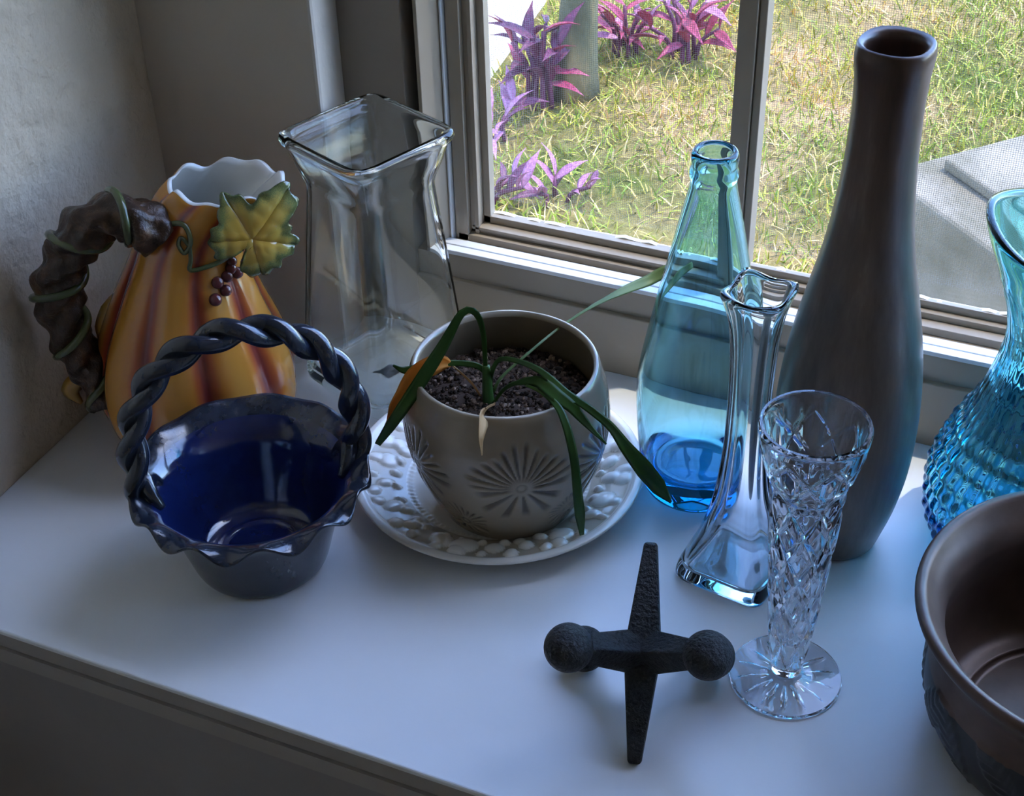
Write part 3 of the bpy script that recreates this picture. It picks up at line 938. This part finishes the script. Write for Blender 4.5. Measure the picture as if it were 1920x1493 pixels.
ico = [(0, 0, 1), (.89, 0, .45), (.28, .85, .45), (-.72, .53, .45), (-.72, -.53, .45), (.28, -.85, .45), (.72, .53, -.45), (-.28, .85, -.45), (-.89, 0, -.45), (-.28, -.85, -.45), (.72, -.53, -.45), (0, 0, -1)]
icf = [(0, 1, 2), (0, 2, 3), (0, 3, 4), (0, 4, 5), (0, 5, 1), (1, 6, 2), (2, 7, 3), (3, 8, 4), (4, 9, 5), (5, 10, 1), (2, 6, 7), (3, 7, 8), (4, 8, 9), (5, 9, 10), (1, 10, 6), (7, 6, 11), (8, 7, 11), (9, 8, 11), (10, 9, 11), (6, 10, 11)]
for i in range(2600):
    a_, r_ = random.uniform(0, 2 * PI), .0555 * math.sqrt(random.random())
    s_ = random.uniform(.0006, .0017) if random.random() < .85 else random.uniform(.0016, .0026)
    o0 = len(cr_v); c_ = (r_ * math.cos(a_), r_ * math.sin(a_), ZS + .0025 - .004 * (r_ / .056) ** 2 + random.uniform(-.0006, .0012))
    sq = [random.uniform(.6, 1.3) for _ in range(3)]
    cr_v += [(c_[0] + q[0] * s_ * sq[0] * random.uniform(.8, 1.2), c_[1] + q[1] * s_ * sq[1] * random.uniform(.8, 1.2), c_[2] + q[2] * s_ * sq[2]) for q in ico]
    cr_f += [tuple(o0 + j for j in f) for f in icf]
tag(mesh_obj('soil_crumbs', cr_v, cr_f, M['soil'], pp_, False), kind='stuff')
M['leafg'] = leaf_mat('strap_leaf_green', (0.018, 0.060, 0.014), (0.050, 0.125, 0.022), 0.32, 0.22)
M['leafp'] = leaf_mat('pale_leaf_green', (0.09, 0.16, 0.05), (0.20, 0.27, 0.10), 0.4, 0.25)
M['leafo'] = leaf_mat('withered_orange', (0.62, 0.20, 0.02), (0.88, 0.42, 0.09), 0.6, 0.4)
M['leaft'] = leaf_mat('withered_tan', (0.40, 0.20, 0.07), (0.62, 0.40, 0.18), 0.7, 0.2)
vh = (-QB[0], -QB[1], .55)               # leaf faces roughly turn to the room
LV = [
 ('leafg', [(-.0114, -.0053, .0955), (-.0116, -.0054, .1195), (-.0121, -.0056, .1428), (-.0148, -.0068, .1566), (-.0187, -.0108, .1627), (-.0235, -.0153, .1598), (-.0308, -.0274, .1418), (-.0397, -.0426, .1235), (-.0497, -.0560, .1043), (-.0580, -.0618, .0895), (-.0640, -.0640, .0790)],
  [.0030, .0030, .0032, .0036, .0045, .0055, .0075, .0090, .0090, .0085, .0070, .0040]),
 ('leafp', [(-.0075, -.0035, .0953), (-.0045, .0034, .1033), (.0058, .0247, .1114), (.0159, .0569, .1146), (.0284, .0847, .1174), (.0416, .1128, .1166), (.0519, .1341, .1143), (.0622, .1444, .1191), (.0756, .1506, .1265)],
  [.0022, .0020, .0018, .0018, .0018, .0020, .0032, .0060, .0080, .0090, .0050]),
 ('leafg', [(-.0089, -.0063, .0969), (-.0072, -.0055, .1121), (-.0028, -.0035, .1227), (.0068, -.0035, .1255), (.0243, -.0086, .1275), (.0387, -.0174, .1290), (.0553, -.0296, .1300), (.0736, -.0365, .1272), (.0873, -.0368, .1180), (.0963, -.0337, .1023), (.1058, -.0283, .0846), (.1156, -.0215, .0651), (.1226, -.0161, .0508)],
  [.0030, .0030, .0034, .0040, .0046, .0048, .0050, .0058, .0090, .0120, .0110, .0020]),
 ('leafg', [(-.0036, -.0149, .0934), (.0061, -.0126, .1089), (.0179, -.0115, .1162), (.0296, -.0150, .1217), (.0397, -.0235, .1257), (.0504, -.0318, .1272), (.0620, -.0375, .1262), (.0702, -.0403, .1214), (.0770, -.0394, .1135), (.0853, -.0377, .1041)],
  [.0022, .0024, .0030, .0060, .0085, .0092, .0085, .0065, .0035, .0012]),
 ('leafg', [(.0200, -.0128, .1150), (.0359, -.0242, .1215), (.0531, -.0394, .1260), (.0646, -.0528, .1230), (.0724, -.0602, .1057), (.0757, -.0620, .0779), (.0782, -.0608, .0450)],
  [.0018, .0024, .0040, .0050, .0055, .0056, .0062, .0070, .0030]),
 ('leafg', [(-.0112, -.0052, .1108), (-.0164, -.0076, .1171), (-.0274, -.0127, .1198), (-.0387, -.0212, .1220), (-.0500, -.0297, .1213), (-.0564, -.0348, .1214), (-.0614, -.0394, .1269)],
  [.0035, .0040, .0040, .0040, .0040, .0048, .0050, .0015]),
 ('leafo', [(-.0322, -.0149, .1187), (-.0357, -.0231, .1250), (-.0424, -.0328, .1263), (-.0493, -.0404, .1219), (-.0531, -.0465, .1127), (-.0571, -.0506, .1036), (-.0622, -.0552, .0891)],
  [.0025, .0100, .0140, .0130, .0105, .0130, .0160, .0110, .0020]),
 ('leaft', [(-.0011, -.0137, .0946), (.0001, -.0286, .1028), (.0082, -.0535, .1185), (.0142, -.0695, .1225), (.0176, -.0789, .1192), (.0185, -.0786, .1060)],
  [.0018, .0018, .0024, .0040, .0080, .0095, .0060, .0012]),
 ('leaft', [(-.0129, -.0114, .0950), (-.0174, -.0125, .1045), (-.0237, -.0132, .1116), (-.0307, -.0142, .1177)], [.0012, .0018, .0022, .0016]),
]
for (mk, pth, wd) in LV:
    pth = [(x, y, z - ZP) for x, y, z in pth]
    w_ = mk in ('leafo', 'leaft')
    lv_, lf_, _ = ribbon(pth, wd, .0007, vh, .28 if not w_ else .5, 44, 1.2 if w_ else .25)
    nm = 'leaf'
    o = mesh_obj(nm, lv_, lf_, M[mk], pp_)
    if mk == 'leafo': o['label'] = 'withered orange leaf'
    if mk == 'leaft': o['label'] = 'dry tan leaf'
stp = spline([(-.0054, -.0157, .083), (-.0074, -.0122, .093), (-.0098, -.0078, .1025), (-.0112, -.0052, .113)], 16)
mesh_obj('stem', *tube(stp, np.linspace(.0045, .0025, 16), 10), M['leafg'], pp_)

# ---------------------------------------------------------------- blue green bottle
M['aqua'] = glass('aqua_glass', (0.86, 0.97, 0.99), 1.48, 0, (0.14, 0.74, 0.90), 80)
CB = (-0.2247, 0.8004)
bo = [(0, .002), (.020, .0005), (.031, .0), (.0355, .003), (.0385, .014), (.0405, .035), (.0425, .062), (.0430, .085), (.0415, .103), (.0362, .133), (.0285, .172), (.0215, .207), (.0150, .2375), (.0143, .2435), (.0150, .2455), (.0153, .2490), (.0142, .2515), (.0138, .2530), (.0146, .2560), (.0146, .2605), (.0134, .2630)]
bi = [(.0112, .2632), (.0101, .2610), (.0100, .2520), (.0112, .2400), (.0188, .2050), (.0258, .1710), (.0336, .1320), (.0390, .1020), (.0402, .085), (.0396, .062), (.0374, .036), (.0350, .0265), (.027, .0215), (.012, .0225), (0, .0230)]
prof = np.vstack([spline(bo, 110), spline(bi, 80)]); prof[:, 0] = np.maximum(prof[:, 0], 0); prof[0, 0] = 0; prof[-1, 0] = 0
v_, f_, _ = lathe(prof, 112, lambda th, r, z, k: (r * np.cos(th) * (1 + .006 * np.sin(3 * th + 30 * z)), r * np.sin(th) * (1 + .006 * np.sin(2 * th + 50 * z)), z))
o = mesh_obj('glass_bottle', v_, f_, M['aqua'])
o.location = (*CB, 0)
tag(o, 'tall aqua glass bottle with a narrow beaded neck before the window', 'bottle')

# ---------------------------------------------------------------- clear square bud vase
M['bud'] = glass('pale_blue_clear_glass', (0.97, 0.99, 1.0), 1.5, 0, (0.60, 0.86, 0.90), 6)
UB = (-0.1733, 0.7294)
uo = [(0, 0), (.018, 0), (.0305, .0002), (.0318, .003), (.0306, .010), (.0262, .022), (.0200, .040), (.0156, .060), (.0132, .080), (.0116, .105), (.0112, .130), (.0114, .155), (.0122, .180), (.0140, .198), (.0172, .210), (.0188, .2145), (.0186, .2165)]
ui = [(.0162, .2165), (.0148, .2100), (.0118, .1975), (.0098, .180), (.0088, .155), (.0086, .130), (.0090, .105), (.0104, .080), (.0126, .060), (.0168, .042), (.0222, .0235), (.0262, .0115), (.0255, .0065), (.015, .0052), (0, .0052)]
prof = np.vstack([spline(uo, 90), spline(ui, 70)]); prof[:, 0] = np.maximum(prof[:, 0], 0); prof[0, 0] = 0; prof[-1, 0] = 0
prof[1:4, 1] = 0
prof[:, 1] = np.maximum(prof[:, 1], 0.0003)
def bud_fn(th, r, z, k):
    e = 4.0 + 4.0 * np.clip((.03 - z) / .03, 0, 1)
    q = rsq(th, e)
    corner = np.clip((q - 1.0) / .2, 0, 1)
    # outer ribs down the corners and dished sides at the mouth
    rr = r * q
    if k < 90:
        rr = rr * (1 + .07 * corner * np.clip(z / .05, 0, 1) - .05 * np.clip((z - .19) / .03, 0, 1) * (1 - corner))
    zz = z + .0022 * corner * np.clip((z - .195) / .02, 0, 1)
    return rr * np.cos(th), rr * np.sin(th), zz
v_, f_, _ = lathe(prof, 128, bud_fn)
o = mesh_obj('bud_vase', v_, f_, M['bud'])
o.location = (*UB, 0); o.rotation_euler = (0, 0, math.radians(-9.2))
tag(o, 'slim clear square bud vase with flaring foot between bottle and cut crystal', 'vase')

# ---------------------------------------------------------------- cut crystal vase
M['crystal'] = glass('lead_crystal', (0.99, 0.99, 1.0), 1.55, 0)
KB = (-0.1165, 0.6453)
kv = thing('crystal_vase', 'cut crystal vase with diamond pattern on a round starred foot', 'vase', (*KB, 0))
ko = [(0, .0085), (.0060, .0085), (.0092, .0095), (.0098, .014), (.0108, .022), (.0124, .032), (.0150, .058), (.0172, .088), (.0195, .118), (.0210, .145), (.0222, .156), (.0252, .168), (.0288, .182), (.0303, .192), (.0305, .1955), (.0298, .1975)]
ki = [(.0282, .1975), (.0276, .1950), (.0258, .182), (.0222, .166), (.0190, .152), (.0172, .138), (.0150, .112), (.0126, .084), (.0100, .058), (.0070, .042), (.0035, .036), (0, .035)]
prof = np.vstack([spline(ko, 190), spline(ki, 70)]); prof[:, 0] = np.maximum(prof[:, 0], 0); prof[0, 0] = 0; prof[-1, 0] = 0
def cut_fn(th, r, z, k):
    if k >= 186 or z < .012:
        return r * np.cos(th), r * np.sin(th), np.full_like(th, z)
    N = 7
    zc = (z - .02)
    ph = zc / .036
    fr1 = np.abs(((N * th / (2 * PI) + ph) % 1) - .5) * 2
    fr2 = np.abs(((N * th / (2 * PI) - ph) % 1) - .5) * 2
    d = np.minimum(fr1, fr2)                                   # 0 on the cuts
    lat = np.clip(1 - d / .42, 0, 1) * np.clip((z - .018) / .008, 0, 1) * np.clip((.160 - z) / .010, 0, 1)
    # stars and flutes under the mouth
    fl = np.abs(((2 * N * th / (2 * PI)) % 1) - .5) * 2
    star1 = np.abs(((N * th / (2 * PI) + (z - .172) / .030) % 1) - .5) * 2
    star2 = np.abs(((N * th / (2 * PI) - (z - .172) / .030) % 1) - .5) * 2
    band = np.clip((z - .158) / .004, 0, 1) * np.clip((.190 - z) / .006, 0, 1)
    up_ = np.maximum(np.clip(1 - fl / .35, 0, 1) * .5, np.clip(1 - np.minimum(star1, star2) / .25, 0, 1)) * band
    step = .0010 * np.clip((z - .150) / .004, 0, 1) * np.clip((.163 - z) / .004, 0, 1)
    rr = r - (.00165 * lat) * (.7 + r / .04) - .0012 * up_ - step
    return rr * np.cos(th), rr * np.sin(th), np.full_like(th, z)
v_, f_, _ = lathe(prof, 224, cut_fn)
mesh_obj('bowl', v_, f_, M['crystal'], kv, smooth_angle=24)
fo = resample([(0, .0004), (.0335, .0004)], 40); ft = resample([(.0339, .0010), (.0340, .0022), (.0334, .0032), (.026, .0040), (.016, .0052), (.0105, .0066), (.0085, .0078), (0, .0080)], 60)
prof = np.vstack([fo, ft]); prof[0, 0] = 0; prof[-1, 0] = 0
def foot_fn(th, r, z, k):
    zz = np.full_like(th, z)
    if k < 40 and .009 < r < .0305:
        pet = np.clip(np.cos(14 * th), 0, 1) ** .8
        env = np.clip((r - .009) / .003, 0, 1) * np.clip((.0305 * (.86 + .14 * np.cos(28 * th)) - r) / .008, 0, 1)
        zz = zz + .0019 * pet * env
    return r * np.cos(th), r * np.sin(th), zz
v_, f_, _ = lathe(prof, 280, foot_fn)
mesh_obj('foot', v_, f_, M['crystal'], kv, smooth_angle=30)

# ---------------------------------------------------------------- tall brown vase
mm, nt, out = mat('brown_streak_glaze')
p = principled(nt, out, (0.08, 0.06, 0.05), 0.34, coat=0.12, spec=0.5)
n1 = noise(nt, 60, 6, 0.65, stretch=(1, 1, .12)); n2 = noise(nt, 9, 4, .6)
tc = nt.nodes.new('ShaderNodeTexCoord'); sp = nt.nodes.new('ShaderNodeSeparateXYZ'); nt.links.new(tc.outputs['Object'], sp.inputs[0])
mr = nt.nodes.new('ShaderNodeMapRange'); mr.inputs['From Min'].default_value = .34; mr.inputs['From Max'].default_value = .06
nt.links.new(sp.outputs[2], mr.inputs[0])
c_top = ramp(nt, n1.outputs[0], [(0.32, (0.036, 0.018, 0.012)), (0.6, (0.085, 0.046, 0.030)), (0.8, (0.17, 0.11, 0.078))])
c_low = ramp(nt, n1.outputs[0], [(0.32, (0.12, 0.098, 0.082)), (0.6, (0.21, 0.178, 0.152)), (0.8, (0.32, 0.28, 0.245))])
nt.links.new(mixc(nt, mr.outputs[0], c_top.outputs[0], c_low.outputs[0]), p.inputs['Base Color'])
bump(nt, n1.outputs[0], p, 0.10, 0.001)
M['tall'] = mm
TB = (-0.1235, 0.7847)
to = [(0, .0), (.022, .0), (.0290, .0005), (.0310, .003), (.0345, .015), (.0395, .035), (.0437, .062), (.0452, .088), (.0448, .115), (.0428, .140), (.0390, .166), (.0335, .194), (.0283, .218), (.0247, .240), (.0217, .268), (.0202, .295), (.0198, .318), (.0206, .336), (.0216, .345), (.0219, .3505), (.0214, .3540)]
ti = [(.0200, .3555), (.0178, .3550), (.0165, .3520), (.0160, .335), (.0160, .300), (.0185, .27), (.022, .23), (.0, .22)]
prof = np.vstack([spline(to, 110), spline(ti, 30)]); prof[:, 0] = np.maximum(prof[:, 0], 0); prof[0, 0] = 0; prof[-1, 0] = 0
prof[1:4, 1] = np.maximum(prof[1:4, 1], 0)
def tall_fn(th, r, z, k):
    w = np.clip((z - .316) / .03, 0, 1) * (1.0 if k < 108 else (.5 if k < 112 else 0.0))
    q = 1 + .050 * w * np.cos(4 * (th - .62))
    return r * q * np.cos(th), r * q * np.sin(th), np.full_like(th, z)
v_, f_, _ = lathe(prof, 96, tall_fn)
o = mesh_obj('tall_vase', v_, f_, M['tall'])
o.location = (*TB, 0)
tag(o, 'tall brown streaked ceramic vase with a long narrow neck', 'vase')

# ---------------------------------------------------------------- turquoise optic glass vase
M['turq'] = glass('turquoise_glass', (0.78, 0.98, 1.0), 1.5, 0, (0.01, 0.76, 0.92), 85)
OB = (-0.003, 0.8265)
oo = [(0, .002), (.030, .0), (.050, .001), (.0600, .006), (.0665, .022), (.0690, .042), (.0670, .062), (.0585, .087), (.0475, .112), (.0398, .140), (.0372, .162), (.0400, .182), (.0480, .204), (.0545, .220), (.0580, .2315), (.0575, .2345)]
oi = [(.0540, .2345), (.0505, .2210), (.0440, .2050), (.0362, .1830), (.0335, .1620), (.0360, .1405), (.0440, .1115), (.0550, .0855), (.0632, .0610), (.0650, .042), (.0615, .024), (.048, .012), (0, .011)]
prof = np.vstack([spline(oo, 150), spline(oi, 70)]); prof[:, 0] = np.maximum(prof[:, 0], 0); prof[0, 0] = 0; prof[-1, 0] = 0
phl = math.atan2(-.3, -1)                                   # pinched lip points to the left
def optic_fn(th, r, z, k):
    w = np.clip((z - .175) / .055, 0, 1)
    lip = np.exp(-(((th - PI - .1 + PI) % (2 * PI) - PI) / .8) ** 2)
    rr = r * (1 + .07 * w * lip)
    zz = z + w * .013 * lip
    if k < 150 and .004 < z < .2:
        N = 22
        ph = z / .0135
        a1 = np.cos(2 * PI * (N * th / (2 * PI) + ph / 2)); a2 = np.cos(2 * PI * (N * th / (2 * PI) - ph / 2))
        am = np.clip((.125 - z) / .04, .12, 1)
        rr = rr + .0017 * am * (a1 * a2) + .0004 * am * np.cos(N * th)
    return rr * np.cos(th), rr * np.sin(th), zz
v_, f_, _ = lathe(prof, 308, optic_fn)
o = mesh_obj('optic_vase', v_, f_, M['turq'])
o.location = (*OB, 0)
tag(o, 'turquoise dimpled glass vase with a flared lip behind the brown metal pot', 'vase')

# ---------------------------------------------------------------- brown metal pot
mm, nt, out = mat('bronze_brown')
p = principled(nt, out, (0.10, 0.065, 0.05), 0.40, metal=0.3, spec=0.4)
n1 = noise(nt, 26, 5, 0.6)
r1 = ramp(nt, n1.outputs[0], [(0.3, (0.070, 0.042, 0.030)), (0.7, (0.135, 0.085, 0.062))])
nt.links.new(r1.outputs[0], p.inputs['Base Color']); bump(nt, n1.outputs[0], p, 0.1, 0.001)
M['bronze'] = mm
mm, nt, out = mat('dark_embossed_metal')
p = principled(nt, out, (0.05, 0.045, 0.045), 0.38, metal=0.4, spec=0.5)
n1 = noise(nt, 40, 5, 0.6)
r1 = ramp(nt, n1.outputs[0], [(0.3, (0.020, 0.018, 0.018)), (0.7, (0.060, 0.055, 0.055))])
nt.links.new(r1.outputs[0], p.inputs['Base Color'])
M['emboss'] = mm
MB_ = (0.0540, 0.6640)
mp_ = thing('metal_pot', 'dark brown embossed metal pot with a rolled rim, cut by the frame', 'pot', (*MB_, 0))
mo = [(0, .0), (.060, .0), (.0720, .0008), (.0810, .007), (.0890, .021), (.0930, .036), (.0935, .050), (.0915, .064), (.0905, .074), (.0935, .082), (.1000, .090), (.1045, .0945), (.1065, .0985), (.1058, .1020), (.1035, .1032)]
mi_ = [(.1010, .1022), (.0970, .0965), (.0910, .0885), (.0875, .0800), (.0872, .0740), (.0885, .062), (.0900, .050), (.0895, .036), (.0855, .021), (.078, .0095), (.066, .0060), (.0630, .0052), (0, .005)]
prof = np.vstack([spline(mo, 140), spline(mi_, 70)]); prof[:, 0] = np.maximum(prof[:, 0], 0); prof[0, 0] = 0; prof[-1, 0] = 0
prof[1:5, 1] = 0
fronds = []
rf = random.Random(5)
for i in range(16):
    fronds.append((2 * PI * i / 16 + rf.uniform(-.1, .1), .040 + rf.uniform(-.006, .006), rf.choice((-1, 1)) * rf.uniform(.3, 1.0), .030))
def metal_fn(th, r, z, k):
    g = np.zeros_like(th)
    if k < 100 and .010 < z < .076:
        for (t0, z0_, an, Lf) in fronds:
            d = ((th - t0 + PI) % (2 * PI) - PI) * .092
            u = d * math.sin(an) + (z - z0_) * math.cos(an)
            w = d * math.cos(an) - (z - z0_) * math.sin(an)
            wid = .011 * np.clip(1 - (u / Lf) ** 2, 0, 1)
            barb = .5 + .5 * np.cos(900 * (u - .8 * np.abs(w)))
            inside = np.clip((wid - np.abs(w)) / .0012, 0, 1)
            g = np.maximum(g, inside * (.35 + .65 * barb))
            g = np.maximum(g, np.clip(1 - np.abs(w) / .0010, 0, 1) * (np.abs(u) < Lf))
    rr = r + .0013 * g
    return rr * np.cos(th), rr * np.sin(th), np.full_like(th, z)
v_, f_, fr_ = lathe(prof, 420, metal_fn)
mesh_obj('body', v_, f_, parent=mp_, mats=[M['emboss'], M['bronze']], midx=[0 if k < 98 else 1 for k in fr_])

# ---------------------------------------------------------------- cast iron jack
mm, nt, out = mat('cast_iron')
p = principled(nt, out, (0.02, 0.02, 0.02), 0.5, metal=0.1, spec=0.35)
n1 = noise(nt, 420, 4, 0.6); n2 = noise(nt, 50, 4)
r1 = ramp(nt, n2.outputs[0], [(0.3, (0.012, 0.012, 0.013)), (0.7, (0.030, 0.029, 0.029))])
nt.links.new(r1.outputs[0], p.inputs['Base Color']); bump(nt, n1.outputs[0], p, 1.0, 0.003)
M['iron'] = mm
JC = Vector((-0.1905, 0.5915, 0.0456))
vdir = Vector((-.2107, .6543, -.7263)).normalized()
rgt = Vector((.9519, .3065, 0)).normalized()
upv = rgt.cross(vdir).normalized()
jk = thing('iron_jack', 'black cast iron toy jack with ball ends and two spikes', 'ornament', (JC.x, JC.y, 0))
al = math.radians(42)
b1 = (rgt * math.cos(al) + vdir * math.sin(al)); b2 = (-rgt * math.cos(math.radians(50)) + vdir * math.sin(math.radians(50)))
spk = (upv + rgt * .035).normalized()
off = Vector((0, 0, JC.z))
def taper(dirv, L, w0, w1, ref, t0=0.0):
    d = dirv.normalized(); s1 = ref - d * ref.dot(d); s1.normalize(); s2 = d.cross(s1)
    v = []
    for (l, w) in ((t0, w0), (L * .97, w1), (L, w1 * .8)):
        for (a_, b_) in ((1, 0), (0, 1), (-1, 0), (0, -1)):
            v.append(tuple(off + d * l + s1 * a_ * w * 1.0 + s2 * b_ * w * 1.0))
    f = [(3, 2, 1, 0), (8, 9, 10, 11)]
    for k in range(2):
        for i in range(4):
            j = (i + 1) % 4
            f.append((k * 4 + i, k * 4 + j, k * 4 + 4 + j, k * 4 + 4 + i))
    return v, f
def sub(o, w):
    bevelled(o, w, 2)
    return o
rs = (rgt + vdir).normalized()
rs2 = (rgt * math.cos(math.radians(5)) + vdir * math.sin(math.radians(5)))
for sgn in (1, -1):
    sub(mesh_obj('spike', *taper(spk * sgn, .0640, .0150, .0058, (rgt + vdir * .9)), M['iron'], jk, False), .0012)
ARM = .0560
for d_ in (b1, -b1, b2, -b2):
    sub(mesh_obj('arm', *taper(d_, ARM - .006, .0145, .0085, spk), M['iron'], jk, False), .0012)
for d_ in (b1, -b1, b2, -b2):
    c_ = off + d_ * ARM
    mesh_obj('ball', *sphere((0, 0, 0), .0141, 32, 20), M['iron'], jk, loc=c_)
